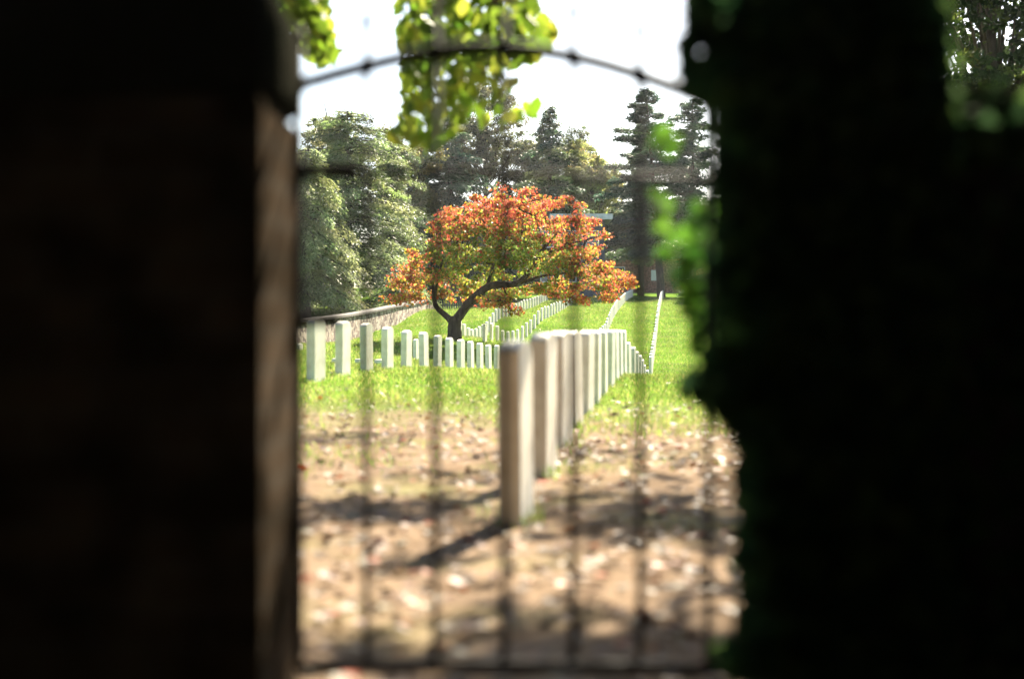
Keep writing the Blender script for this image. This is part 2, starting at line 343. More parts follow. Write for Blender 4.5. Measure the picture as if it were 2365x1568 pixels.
tp = []
for i, px in enumerate(ax[:12]):
    dd = 5.25 + 1.5*i; cx_ = (px-CX)/F*dd
    q_ = rng.normal(size=(70, 2))*np.array([.06, .14]) + np.array([cx_, dd]); tp.append(np.stack([q_[:, 0], q_[:, 1], H(q_[:, 0], q_[:, 1]) - .004], -1))
tp = np.concatenate(tp); k = len(tp); dirs = rng.normal(size=(k, 3))*.35; dirs[:, 2] = 1
tf_ = foliage('grass_tufts', M['blade'], tp, rng.uniform(.03, .075, k), pick([(.13, .19, .04), (.20, .22, .07)], k), BLADE, dirs)
tag(tf_, 'longer uncut grass around the bases of the central headstones', 'grass', kind='stuff')

# ------------------------------------------------------------ stone wall on the left of the lawn
root = tag(empty('stone_wall', (-7.2, 60, h(-7.2, 60))), 'low rubble stone boundary wall with flat coping left of the red tree', 'wall')
wl = [(-8.6, 30), (-7.9, 42), (-7.45, 51), (-6.9, 63), (-6.1, 72), (-5.5, 84), (-5.3, 95)]
wt = {30: 740, 42: 742, 51: 737, 63: 722, 72: 706, 84: 695, 95: 687}
def strip(mb_, pts, half, zb, zt):
    v = []; 
    for (x, y), b_, t_ in zip(pts, zb, zt): v += [(x-half, y, b_), (x+half, y, b_), (x+half, y, t_), (x-half, y, t_)]
    f = [(4*i+a, 4*i+(a+1) % 4, 4*i+4+(a+1) % 4, 4*i+4+a) for i in range(len(pts)-1) for a in range(4)]; n = len(pts)*4
    f += [(3, 2, 1, 0), (n-4, n-3, n-2, n-1)]; mb_.add(v, f)
dn = np.arange(30, 95.1, 1.0); pts = [(np.interp(q, [a[1] for a in wl], [a[0] for a in wl]), q) for q in dn]
tops = [P(0, np.interp(q, list(wt), list(wt.values())), q)[2] for q in dn]
m1 = MB(); strip(m1, pts, .22, [h(x, y) - .3 for x, y in pts], [t - .09 for t in tops]); o = m1.build('masonry', M['rubble'], loc=root.location); o.parent = root
m1 = MB(); strip(m1, pts, .30, [t - .087 for t in tops], tops); o = m1.build('coping', M['coping'], loc=root.location); o.parent = root

# dark picket fence behind the red tree
fr = tag(empty('picket_fence', (-4, 99, h(-4, 99))), 'dark blue-grey picket fence meeting the far end of the stone wall', 'fence')
m1 = MB(); m2 = MB()
for i in range(34):
    xx = -5.2 + i*.16; z = h(xx, 99); m1.box(xx, xx+.11, 99, 99.03, z, z+1.05+.06*(i % 2)); 
o = m1.build('picket_panel', M['fencewood'], loc=fr.location); o.parent = fr
for zz in (.25, .8): 
    m2 = MB(); v0 = h(-5.2, 99); m2.box(-5.2, .2, 99.033, 99.08, v0+zz+.05, v0+zz+.13); o = m2.build('rail', M['fencewood'], loc=fr.location); o.parent = fr

# ------------------------------------------------------------ gate
GD = 2.68
gate = tag(empty('iron_gate', (0, GD, h(0, GD))), 'black wrought iron gate with arched top rail and upright bars between the two pillars', 'gate')
def gp(px, py, dd=GD): return P(px, py, dd)
apx = np.linspace(655, 1745, 41)
arch = np.interp(apx, [640, 700, 845, 1000, 1130, 1325, 1480, 1570, 1745], [215, 193, 153, 118, 106, 128, 174, 206, 285])
arch = np.convolve(np.r_[[arch[0]]*3, arch, [arch[-1]]*3], np.ones(7)/7, 'valid')
m1 = MB(); m1.tube([gp(a, b) for a, b in zip(apx, arch)], .0135, 8); o = m1.build('arched_rail', M['iron'], smooth=True, loc=gate.location); o.parent = gate
for a0, a1, y0, y1, rr, nm in [(655, 1745, 393, 416, .0065, 'middle_rail'), (655, 1745, 1536, 1545, .013, 'bottom_rail')]:
    m1 = MB(); m1.tube([gp(a0, y0), gp((a0+a1)/2, (y0+y1)/2-3), gp(a1, y1)], rr, 8); o = m1.build(nm, M['iron'], smooth=True, loc=gate.location); o.parent = gate
for i, px in enumerate([690, 845, 1005, 1165, 1325, 1480, 1637]):
    ya = np.interp(px, apx, arch); yt = ya - 118
    p0 = gp(px, 1545); p1 = gp(px, yt + 18)
    m1 = MB(); m1.tube([p0 + (0, .012, 0), (p0+p1)/2 + (0, .012, 0), p1 + (0, .012, 0)], .0075, 8)
    bar = m1.build('bar', M['iron'], smooth=True, loc=gate.location); bar.parent = gate
    t0 = p1 + (0, .012, 0)
    m1 = MB(); m1.tube([t0 + (0, 0, -.008), t0 + (0, 0, .004), t0 + (0, 0, .012), t0 + (0, 0, .034)], [.006, .012, .010, .001], 8)
    fi = m1.build('finial', M['iron'], smooth=True, loc=gate.location); fi.parent = bar
    j = gp(px, ya); m1 = MB(); m1.tube([j + (0, .006, -.013), j + (0, .006, .013)], [.0145, .0145], 10); c_ = m1.build('collar', M['iron'], loc=gate.location); c_.parent = bar
for py in (396, 738):
    m1 = MB(); a = gp(668, py); m1.box(a[0], a[0]+.13 if py < 500 else a[0]+.10, GD-.02, GD-.008, a[2]-.014, a[2]+.014); hg = m1.build('hinge_strap', M['iron'], loc=gate.location); hg.parent = gate
    bevel(hg, .003, 2)

# ------------------------------------------------------------ pillars and side walls
def pillar(x0, x1, label, top=1.085):
    g = tag(empty('gate_pillar', ((x0+x1)/2, 2.5, h(x0, 2.5))), label, 'pillar')
    mb_ = MB().box(x0, x1, 2.30, 2.70, -.1, top)
    o = mb_.build('shaft', M['pillar'], loc=g.location); o.parent = g; bevel(o, .012, 2)
    # capstone: rounded weathered block
    cx, cy = (x0+x1)/2, 2.5; hw = (x1-x0)/2; prof = [(.0, 1.02), (.03, 1.035), (.12, 1.04), (.17, 1.02), (.21, .97), (.24, .9), (.26, .75), (.27, .0)]
    vs = []; n = 24
    for z, s_ in prof:
        for a in range(n):
            t = 2*math.pi*a/n; c, s2 = math.cos(t), math.sin(t); q = (abs(c)**8 + abs(s2)**8)**(-1/8)
            vs.append((cx + c*q*(hw+.0)*s_, cy + s2*q*.2*s_, top + .002 + z))
    fs = [(i*n+j, i*n+(j+1) % n, (i+1)*n+(j+1) % n, (i+1)*n+j) for i in range(len(prof)-1) for j in range(n)] + [tuple(range(n))[::-1]]
    o = MB().add(vs, fs).build('capstone', M['cap'], smooth=True, loc=g.location); o.parent = g
    return g
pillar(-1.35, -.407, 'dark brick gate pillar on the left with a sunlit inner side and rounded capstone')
pillar(.44, .70, 'dark ivy-covered gate pillar on the right of the iron gate', 1.22)
def sidewall(x0, x1, z1, label):
    g = tag(empty('garden_wall', ((x0+x1)/2, 2.5, 0)), label, 'wall')
    o = MB().box(x0, x1, 2.36, 2.64, -.1, z1-.08).build('masonry', M['pillar'], loc=g.location); o.parent = g
    o = MB().box(x0, x1, 2.32, 2.68, z1-.077, z1).build('coping', M['cap'], loc=g.location); o.parent = g; bevel(o, .015, 2)
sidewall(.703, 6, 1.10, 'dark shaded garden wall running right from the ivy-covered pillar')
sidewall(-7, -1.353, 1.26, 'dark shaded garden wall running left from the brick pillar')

# ------------------------------------------------------------ ivy on the right pillar
ivy = tag(empty('ivy', (.6, 2.3, 0)), 'dark green ivy climbing over the right gate pillar and wall', 'ivy')
sil = [(1600, -60), (1578, 50), (1595, 90), (1572, 110), (1575, 180), (1590, 215), (1648, 235), (1658, 320), (1660, 420), (1655, 520), (1650, 610), (1655, 700), (1650, 790), (1610, 860), (1575, 890), (1590, 925), (1650, 950), (1700, 1000), (1712, 1400), (1690, 1480), (1650, 1500), (1690, 1570), (2215, 1570), (2200, 200), (2170, -60)]
q = inside(sil, 6500)
hole = ((q[:, 0]-1615)**2 + (q[:, 1]-122)**2 < 26**2); q = q[~hole]
dd = np.where(q[:, 0] < 1790, rng.uniform(2.12, 2.55, len(q)), rng.uniform(2.14, 2.29, len(q)))
dd = np.where(q[:, 1] < 40, rng.uniform(2.15, 2.6, len(q)), dd)
pos = np.stack([(q[:, 0]-CX)/F*dd, dd, EYE + (HY-q[:, 1])/F*dd], -1)
k = len(pos); nm = rng.normal(size=(k, 3))*.6 + np.array([-.2, -1, .4]); dr = rng.normal(size=(k, 3))*.6 + np.array([0, 0, -1])
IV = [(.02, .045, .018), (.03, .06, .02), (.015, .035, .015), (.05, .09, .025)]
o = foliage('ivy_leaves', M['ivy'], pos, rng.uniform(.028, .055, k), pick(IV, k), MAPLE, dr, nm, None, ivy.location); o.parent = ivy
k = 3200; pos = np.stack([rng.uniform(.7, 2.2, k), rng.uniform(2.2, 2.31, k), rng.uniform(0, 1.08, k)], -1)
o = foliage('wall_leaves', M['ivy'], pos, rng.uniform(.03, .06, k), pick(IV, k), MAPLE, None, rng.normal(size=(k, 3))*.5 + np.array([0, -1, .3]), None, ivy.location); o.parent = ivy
fr_ = inside([(1560, 640), (1600, 480), (1690, 430), (1720, 560), (1730, 960), (1650, 945), (1575, 900), (1600, 800)], 190)
dd = rng.uniform(2.8, 3.2, len(fr_)); k = len(fr_); pos = np.stack([(fr_[:, 0]-CX)/F*dd, dd, EYE + (HY-fr_[:, 1])/F*dd], -1)
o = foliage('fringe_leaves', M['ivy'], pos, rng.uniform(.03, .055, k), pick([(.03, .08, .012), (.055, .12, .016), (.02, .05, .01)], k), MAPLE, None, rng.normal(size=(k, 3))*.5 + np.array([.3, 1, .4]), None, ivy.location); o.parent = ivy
# loose sunlit shoots hanging inside the opening
sh = [(1530, 300), (1545, 345), (1520, 330), (1515, 450), (1530, 480), (1525, 520), (1550, 545), (1535, 590), (1600, 700), (1605, 760), (1590, 730), (1610, 800), (1545, 330), (1520, 470), (1650, 560), (1660, 640), (1640, 600), (1600, 650), (1590, 620), (1630, 720), (1620, 760), (1660, 800), (1580, 905)]
pos = np.array([P(a + random.uniform(-8, 8), b + random.uniform(-8, 8), random.uniform(2.85, 3.25)) for a, b in sh for _ in range(3)])
k = len(pos)
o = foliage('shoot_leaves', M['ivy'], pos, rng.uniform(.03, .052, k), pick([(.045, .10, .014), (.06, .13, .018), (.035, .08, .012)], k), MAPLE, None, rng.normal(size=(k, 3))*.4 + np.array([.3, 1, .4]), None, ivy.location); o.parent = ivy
def stem(pts, rad):
    o_ = MB().tube(pts, rad, 5).build('stem', M['bark'], smooth=True, loc=ivy.location); o_.parent = ivy
for pts in ([(1640, 240), (1560, 290), (1535, 360), (1520, 470), (1545, 600)], [(1680, 600), (1620, 690), (1605, 800)]):
    stem([P(a, b, 3.0) for a, b in pts], .0012)
for _ in range(14):
    xx = random.uniform(.44, .7); z0 = 0; pth = [(xx, 2.285, 0)]
    for s in range(8): xx += random.uniform(-.05, .05); z0 += .16; pth.append((min(max(xx, .44), .70), 2.285, z0))
    stem(pth, np.linspace(.008, .003, 9))

# ------------------------------------------------------------ trees
def trunk_limbs(mb_, path, rads): mb_.tube(path, rads, 9)
def blob_tree(name, label, group, base, hgt, blobs, cols, leaf, n_per, shape=QUAD, m='leaf', trunk_r=.25, lean=(0, 0), parts=None):
    """blobs: (x, y, z, rx, ry, rz) absolute"""
    g = tag(empty(name, tuple(base)), label, 'tree', group)
    mb_ = MB(); base = np.array(base, float)
    top = base + np.array([lean[0], lean[1], hgt])
    tr = [base + (0, 0, -.3)] + [base + (top-base)*t + rng.normal(size=3)*.012*hgt*np.array([1, 1, 0]) for t in np.linspace(.08, 1, 8)]
    mb_.tube(tr, np.linspace(trunk_r*1.25, trunk_r*.12, 9), 9)
    pos = []; cc = []
    for b in blobs:
        c = np.array(b[:3]); r = np.array(b[3:6])
        t = min(max((c[2]-base[2])/hgt*.7, .15), .95); st = base + (top-base)*t
        mid = (st+c)/2 + (0, 0, -.08*np.linalg.norm(c-st)); rr = trunk_r*.4*(1-t*.6)
        mb_.tube([st, mid, c], [rr, rr*.6, rr*.15], 6)
        # sub clumps
        ns = max(5, int(n_per*r.prod()**.33/24)); 
        u = rng.normal(size=(ns, 3)); u /= np.linalg.norm(u, axis=1)[:, None]; sub = c + u*r*rng.uniform(.45, 1.05, (ns, 1))
        for s_ in sub:
            kk = max(10, int(n_per*2.2*r.prod()**.5/ns*rng.uniform(.4, 1.5))); rad = r.mean()*rng.uniform(.16, .38)
            pos.append(s_ + rng.normal(size=(kk, 3))*rad*np.array([1, 1, .6])*.6)
            cc.append(pick(cols, 1, .2).repeat(kk, 0)*(1 + rng.normal(size=(kk, 1))*.2).clip(.5, 1.6))
        mb_.tube([c, c + u[0]*r*.8], [rr*.15, .01], 4)
    pos = np.concatenate(pos); cc = np.concatenate(cc); k = len(pos)
    o = foliage('crown', M[m], pos, leaf*rng.uniform(.6, 1.3, k), cc, shape, None, None, None, g.location); o.parent = g
    o = mb_.build('trunk', M['bark'], smooth=True, loc=g.location); o.parent = g
    return g
def conifer(name, label, group, base, hgt, rad, cols, z0=.15, droop=.15, nb=110, leaf=.22, dens=26, trunk_r=.25, lean=(0, 0), prof=.8, shape_top=None):
    g = tag(empty(name, tuple(base)), label, 'tree', group); base = np.array(base, float); mb_ = MB()
    top = base + np.array([lean[0], lean[1], hgt])
    mb_.tube([base + (0, 0, -.3)] + [base + (top-base)*t for t in np.linspace(.1, 1, 6)], np.linspace(trunk_r*1.2, .03, 7), 8)
    pos = []; dr = []; cc = []
    for i in range(nb):
        t = z0 + (1-z0)*(i + rng.random())/nb; ang = rng.uniform(0, 2*math.pi)
        L = rad*((1-t)/(1-z0))**prof*rng.uniform(.3, 1.35) + .25
        st = base + (top-base)*t; dv = np.array([math.cos(ang), math.sin(ang), 0])
        up = .25*(t-.35); s = np.linspace(0, 1, 7)
        pl = st + dv*L*s[:, None] + np.array([0, 0, 1])*L*(up*s - droop*s**2*1.6)[:, None]
        mb_.tube(pl[[0, 2, 4, 6]], [.05*trunk_r/.25, .035, .022, .008], 4)
        kk = int(dens*3.0*L*rng.uniform(.6, 1.3)) + 14
        ss = rng.beta(1.6, 1.1, kk); pp = np.stack([np.interp(ss, s, pl[:, j]) for j in range(3)], -1)
        side = np.cross(dv, (0, 0, 1)); w_ = (.34*L*(1-ss)**.7 + .08)*rng.uniform(-1, 1, kk)
        pp += side*w_[:, None]; pp[:, 2] -= droop*np.abs(w_)*1.2 + rng.random(kk)*(.10 + droop*.6*rng.random(kk)); pp += rng.normal(size=(kk, 3))*.11
        pos.append(pp); d_ = dv*.6 + side*np.sign(w_)[:, None]*.8 + rng.normal(size=(kk, 3))*.35; d_[:, 2] -= droop*2.2; dr.append(d_)
        cc.append(pick(cols, 1, .15).repeat(kk, 0)*(1 + rng.normal(size=(kk, 1))*.22).clip(.45, 1.7))
    pos = np.concatenate(pos); k = len(pos)
    o = foliage('crown', M['needle'], pos, leaf*1.25*rng.uniform(.6, 1.4, k), np.concatenate(cc), NEEDLE, np.concatenate(dr), None, None, g.location); o.parent = g
    o = mb_.build('trunk', M['bark'], smooth=True, loc=g.location); o.parent = g
    return g
def basept(px, d): x = (px-CX)/F*d; return (x, d, h(x, d))
def hfor(px, py, d): return P(px, py, d)[2] - h((px-CX)/F*d, d)

# hero: dogwood in autumn colour
D = 46.0
DW = [(888, 694), (893, 660), (915, 625), (938, 590), (982, 572), (985, 545), (998, 508), (1030, 492), (1062, 480), (1085, 462), (1125, 462), (1148, 438), (1168, 455), (1205, 448), (1222, 440), (1236, 462), (1268, 452), (1305, 450), (1345, 478), (1362, 500), (1385, 530), (1396, 560), (1402, 605), (1428, 612), (1450, 636), (1464, 664), (1440, 672), (1418, 692), (1385, 684), (1366, 718), (1335, 700), (1300, 700), (1270, 672), (1235, 690), (1185, 722), (1150, 700), (1118, 716), (1075, 690), (1020, 690), (990, 672), (960, 690), (925, 698)]
g = tag(empty('dogwood_tree', tuple(P(1048, 785, D)), 0), 'small spreading tree with red, orange and gold autumn leaves and a forked dark trunk', 'tree')
mb_ = MB()
def pd(px, py, off=0): p = P(px, py, D); p[1] += off; return p
b0 = pd(1050, 792)
limbs = [[(1050, 800, 0), (1051, 770, 0), (1050, 748, 0), (1054, 736, 0)],
         [(1052, 742, 0), (1070, 716, .1), (1098, 684, .2), (1126, 660, .2), (1160, 656, .1), (1188, 658, 0), (1215, 640, -.1), (1240, 600, -.2), (1262, 560, -.3)],
         [(1046, 744, 0), (1030, 728, .1), (1010, 716, .2), (1003, 695, .2), (1000, 660, .3), (990, 630, .6), (960, 640, 1.0)],
         [(1003, 695, .2), (1012, 640, -.3), (1030, 590, -.6), (1050, 550, -.9)],
         [(1126, 660, .2), (1140, 610, .5), (1150, 560, .8), (1160, 510, 1.1)],
         [(1188, 658, 0), (1250, 636, .5), (1310, 628, .8), (1370, 622, 1.0), (1410, 645, 1.1)],
         [(1160, 656, .1), (1172, 690, -.6), (1200, 700, -1.2)],
         [(1070, 716, .1), (1120, 690, -.8), (1170, 700, -1.6)],
         [(1240, 600, -.2), (1300, 570, -.9), (1350, 560, -1.4)],
         [(1240, 600, -.2), (1290, 530, .6), (1320, 500, 1.0)],
         [(1030, 590, -.6), (1080, 540, -.2), (1110, 500, .3)],
         [(1215, 640, -.1), (1200, 570, -1.2), (1210, 500, -1.8)],
         [(1140, 610, .5), (1080, 590, 1.5), (1040, 560, 2.0)]]
radii = [(.26, .19), (.16, .06), (.115, .035), (.05, .02), (.06, .02), (.055, .015), (.03, .01), (.03, .01), (.035, .012), (.035, .012), (.03, .01), (.04, .012), (.04, .012)]
nodes = []
for lp, (r0, r1) in zip(limbs, radii):
    raw = np.array([pd(*q_) for q_ in lp]); tt = np.linspace(0, len(raw)-1, len(raw)*3-2); pth = np.stack([np.interp(tt, range(len(raw)), raw[:, j]) for j in range(3)], -1)
    pth[1:-1] += rng.normal(size=pth[1:-1].shape)*.02
    sm = pth.copy(); sm[1:-1] = (pth[:-2] + 2*pth[1:-1] + pth[2:])/4
    mb_.tube(sm, np.linspace(r0, r1, len(sm)), 10); nodes += [q_ for q_ in sm[len(sm)//3:]] if r0 < .2 else []
nodes = np.array(nodes)
nc = 450
q = inside(DW, nc); q[:, 0] = 1178 + (q[:, 0]-1178)*.962; xc, wc = 1178, 290
th = np.sqrt(np.clip(1-((q[:, 0]-xc)/wc)**2, .04, 1))
# umbrella crown: at a given height only an outer shell of the dome is leafy
hz = (720 - q[:, 1])/280
off = rng.uniform(-1, 1, nc)*th*3.4*np.clip(1.15-hz*.55, .3, 1)
C = np.stack([(q[:, 0]-CX)/F*D, D + off, EYE + (HY-q[:, 1])/F*D], -1)
pos = []; cc = []; cent = []
RED = np.array([(.47, .10, .06), (.52, .15, .09), (.38, .075, .05)]); ORG = np.array([(.42, .14, .055), (.40, .12, .06), (.32, .085, .04), (.46, .21, .06)]); GLD = np.array([(.46, .31, .05), (.36, .28, .04)]); GRN = np.array([(.16, .20, .03), (.22, .26, .04), (.11, .15, .03)])
LM = np.array([(1070, 716), (1084, 700), (1098, 684), (1112, 670), (1126, 660), (1143, 657), (1160, 656), (1188, 658), (1200, 648), (1030, 728), (1010, 716), (1003, 695)])
for (qx, qy), c, t_, of_ in zip(q, C, th, off):
    if of_ < .3 and np.sqrt(((LM - (qx, qy))**2).sum(1)).min() < 27: continue
    rad = rng.uniform(.20, .38); kk = int(rng.uniform(55, 125))
    # the crown colours first at its top, its outside and its right side
    edge = 1 - t_; up_ = np.clip((640-qy)/170, 0, 1); rt = np.clip((qx-1000)/420, 0, 1)
    core = math.exp(-(((qx-1190)/150)**2 + ((qy-615)/75)**2)) ; core2 = math.exp(-(((qx-1060)/70)**2 + ((qy-600)/50)**2))
    pg = min(.85, .14 + .9*core + .55*core2); pr = .20 + .42*up_ + .3*rt*edge
    cl_ = rng.random(kk); col = np.empty((kk, 3))
    lo = pick(GRN, kk, .2); mid = pick(np.concatenate([ORG, GLD]), kk, .15); hi = pick(RED, kk, .15)
    isg = cl_ < pg; isr = (~isg) & (rng.random(kk) < pr)
    col = np.where(isg[:, None], lo, np.where(isr[:, None], hi, mid))
    u = rng.normal(size=(kk, 3)); u /= np.linalg.norm(u, axis=1)[:, None]
    pos.append(c + u*rad*rng.uniform(.3, 1.0, (kk, 1))*np.array([1.25, 1.25, .6])); cc.append(col)
    cent.append(c)
rest = cent[:]; have = [n_ for n_ in nodes]; big = [.03]*len(have)
while rest:
    R_ = np.array(rest); Hh_ = np.array(have); dm = ((R_[:, None]-Hh_[None])**2).sum(-1); a_, b_ = np.unravel_index(dm.argmin(), dm.shape)
    nd, c = have[b_], rest.pop(a_); md = (nd+c)/2 + rng.normal(size=3)*.05; r0 = big[b_]; r1 = max(r0*.72, .005)
    mb_.tube([nd, md, c], [r0, (r0+r1)/2, r1], 4); have.append(c); big.append(r1)
pos = np.concatenate(pos); k = len(pos); nm = rng.normal(size=(k, 3))*.8 + np.array([0, 0, .8]); dr = rng.normal(size=(k, 3)); dr[:, 2] -= .7
o = foliage('crown', M['leaf'], pos, rng.uniform(.045, .135, k), np.concatenate(cc), OVAL, dr, nm, None, g.location); o.parent = g
o = mb_.build('trunk', M['bark'], smooth=True, loc=g.location); o.parent = g

SAGE = [(.19, .235, .09), (.22, .255, .11), (.16, .20, .08), (.26, .28, .13)]
DARK = [(.05, .085, .05), (.065, .10, .055), (.04, .075, .05)]
MIDG = [(.10, .135, .055), (.12, .15, .06), (.08, .115, .055)]
YEL = [(.28, .29, .10), (.32, .31, .12), (.22, .25, .08)]
GT = 'trees behind the cemetery'
# left group beyond the stone wall
conifer('weeping_conifer', 'pale grey-green conifer with drooping sprays beside the left pillar, beyond the wall', None, basept(705, 74), hfor(715, 345, 74), 2.9, SAGE, .15, .30, 200, .17, 42, .28, prof=.36)
conifer('weeping_conifer', 'tall grey-green conifer with a dark trunk directly behind the stone wall', None, basept(803, 82), hfor(812, 258, 82), 4.3, SAGE[:3] + MIDG, .22, .18, 170, .18, 36, .38, prof=.36)
conifer('weeping_conifer', 'sage-green conifer left of the red tree touching its left branches', None, basept(905, 88), hfor(905, 300, 88), 2.6, SAGE[:3] + MIDG, .06, .25, 150, .18, 36, .25, prof=.42)
conifer('weeping_conifer', 'far left conifer mostly hidden by the left pillar', None, basept(600, 84), hfor(600, 290, 84), 4.2, SAGE, .08, .25, 200, .2, 40, .3, prof=.55)
def rnd_blobs(poly, d, dy, n, r0, r1):
    q_ = inside(poly, n); r = rng.uniform(r0, r1, n); yy = d + rng.uniform(-dy, dy, n)
    return [((a-CX)/F*y_, y_, EYE + (HY-b)/F*y_, r_, r_, r_*.8) for (a, b), y_, r_ in zip(q_, yy, r)]
blob_tree('broadleaf_tree', 'loose olive-gold broadleaf tree between the left conifers and the hanging leaves', GT, basept(925, 112), 14, rnd_blobs([(880, 330), (905, 285), (960, 300), (990, 350), (985, 500), (900, 520)], 112, 2.5, 16, .9, 1.6), [(.16, .15, .05), (.12, .13, .05)], .22, 420)
blob_tree('broadleaf_tree', 'open grey-green tree whose top reaches the sky at far left', GT, basept(760, 105), 15, rnd_blobs([(700, 320), (740, 280), (820, 255), (870, 300), (880, 420), (700, 430)], 105, 2.5, 18, .9, 1.5), [(.11, .12, .05), (.09, .10, .045)], .2, 260)
conifer('spruce_tree', 'dark spruce with a visible leaning trunk just left above the red tree', None, basept(1050, 118), hfor(1040, 270, 118), 4.6, DARK, .12, .12, 120, .26, 34, .38, prof=.55, lean=(-.6, 0))
conifer('spruce_tree', 'dark spruce behind the left shoulder of the red tree', None, basept(975, 122), hfor(975, 330, 122), 3.6, DARK + MIDG, .08, .14, 170, .26, 34, .3, prof=.6)
blob_tree('broadleaf_tree', 'tall feathery grey-green tree behind the hanging maple leaves', GT, basept(1125, 130), 20, rnd_blobs([(1010, 320), (1075, 235), (1130, 180), (1190, 270), (1225, 320), (1225, 520), (1010, 520)], 130, 3, 58, 1.0, 1.9), [(.10, .11, .05), (.08, .09, .045), (.12, .12, .06)], .22, 330)
conifer('spruce_tree', 'blue-green spruce with a pointed top above the centre of the red tree', None, basept(1270, 112), hfor(1270, 248, 112), 4.4, DARK + MIDG, .10, .14, 130, .24, 42, .3, prof=.75)
blob_tree('broadleaf_tree', 'pale yellow-green rounded tree above the right side of the red tree', GT, basept(1370, 122), 13, rnd_blobs([(1310, 380), (1340, 345), (1385, 345), (1420, 420), (1405, 480), (1320, 500)], 122, 2.5, 30, .9, 1.5), YEL, .2, 520)
blob_tree('broadleaf_tree', 'olive tree between the pointed spruce and the pale yellow tree', GT, basept(1320, 128), 13, rnd_blobs([(1210, 400), (1250, 340), (1290, 340), (1340, 320), (1400, 360), (1400, 520), (1210, 520)], 128, 2.5, 40, 1.0, 1.6), [(.13, .15, .07), (.10, .12, .06), (.16, .17, .08)], .22, 420)
conifer('fir_tree', 'tall dark fir with flat-topped crown right of the red tree, trunk on the lawn', None, basept(1528, 113), hfor(1490, 205, 113), 5.6, DARK, .22, .05, 105, .28, 42, .30, lean=(-1.25, 0), prof=.72)
conifer('fir_tree', 'dark fir beside the ivy with its trunk behind the right pillar', None, basept(1600, 118), hfor(1590, 228, 118), 5.0, DARK, .22, .05, 100, .28, 40, .28, prof=.62)
conifer('fir_tree', 'lower dark fir right of the white building', None, basept(1480, 120), hfor(1462, 290, 120), 2.6, DARK + DARK + MIDG, .22, .10, 120, .26, 40, .25, prof=.5)
conifer('fir_tree', 'dark fir wholly behind the ivy-covered pillar', None, basept(1700, 112), hfor(1700, 260, 112), 4.0, DARK, .1, .08, 150, .28, 34, .28, prof=.6)
for px_, d_, lb_ in [(330, 88, 'grey-green conifer third from the pillar beyond the left wall'), (60, 92, 'grey-green conifer fourth from the pillar beyond the left wall'), (-260, 96, 'grey-green conifer farthest left beyond the wall')]:
    conifer('weeping_conifer', lb_, None, basept(px_, d_), 11.5, 4.4, SAGE, .1, .22, 100, .24, 26, .3, prof=.4)
for px_, lb_ in [(1830, 'dark fir right of the firs hidden by the pillar'), (1960, 'second dark fir further right behind the pillar'), (2090, 'rightmost dark fir of the line behind the pillar')]:
    conifer('fir_tree', lb_, None, basept(px_, 111), 15.5, 4.2, DARK, .08, .08, 110, .34, 26, .28, prof=.6)
for i, (a, b, dd_) in enumerate([(1010, 560, 140), (1130, 520, 150), (1240, 540, 158), (1370, 480, 162), (1500, 480, 165)]):
    rr_ = [(((a-CX)/F*dd_) + rng.uniform(-5, 5), dd_ + rng.uniform(-2, 2), h(0, dd_) + rng.uniform(1, 8 + 3*(i > 2)), 1.6, 1.6, 1.5) for _ in range(22)]
    blob_tree('evergreen_bush', ['dark evergreen mass behind the left of the red tree', 'dark evergreen mass behind the middle of the red tree', 'dark evergreen mass behind the right of the red tree', 'dark evergreen mass behind the white building', 'dark evergreen mass behind the brick building'][i], 'evergreens behind the red tree', basept(a, dd_), 8, rr_, DARK + MIDG, .3, 420)
# tree seen over the right-hand wall
blob_tree('broadleaf_tree', 'yellow-green tree seen over the right garden wall in the top corner', None, basept(2300, 26), 8.5, rnd_blobs([(2120, -120), (2480, -120), (2500, 260), (2200, 260)], 26, 1.6, 34, .4, .8), [(.03, .05, .014), (.07, .09, .02), (.02, .035, .01)], .13, 900)

# ------------------------------------------------------------ overhanging tree by the gate
g = tag(empty('maple_tree', (5.2, 9.5, h(5.2, 9.5))), 'green broadleaf tree whose leafy branches hang into the top of the view', 'tree')
mb_ = MB()
mb_.tube([(5.2, 9.5, -.4), (5.15, 9.5, 1.5), (5.0, 9.5, 3), (4.8, 9.6, 5), (4.5, 9.7, 7.5)], [.34, .28, .25, .2, .08], 12)
LG = [(.09, .15, .016), (.13, .20, .02), (.07, .12, .014), (.20, .24, .03)]
pos = []
def cluster(c, r, kk): pos.append(np.array(c) + rng.normal(size=(kk, 3))*np.array(r))
def limb(path, r0, r1): mb_.tube(path, np.linspace(r0, r1, len(path)), 7)
limb([(5.0, 9.5, 3), (3.5, 9.3, 4.3), (1.8, 8.5, 4.2), (.6, 7.6, 3.5), (.05, 7.2, 2.9), (-.1, 7.0, 2.3), (-.15, 7.0, 1.9)], .13, .006)
limb([(1.8, 8.5, 4.2), (0, 8.0, 4.3), (-.9, 7.4, 3.7), (-1.05, 7.1, 2.6)], .06, .006)
limb([(4.8, 9.6, 5), (3, 9, 6), (0, 10, 6.2)], .1, .02)
main = [(905, -40), (925, 90), (930, 140), (925, 200), (930, 250), (895, 300), (900, 320), (950, 330), (990, 350), (1020, 320), (1060, 300), (1075, 260), (1100, 260), (1140, 345), (1160, 335), (1165, 290), (1240, 280), (1235, 240), (1190, 210), (1165, 160), (1225, 150), (1265, 100), (1285, 60), (1240, 20), (1230, -40)]
q = inside(main, 950); dd = rng.uniform(6.0, 8.4, len(q)); keep = rng.random(len(q)) < np.where((q[:, 0] > 1080) & (q[:, 1] > 150)  , .38, 1); q, dd = q[keep], dd[keep]
pos.append(np.stack([(q[:, 0]-CX)/F*dd, dd, EYE + (HY-q[:, 1])/F*dd], -1))
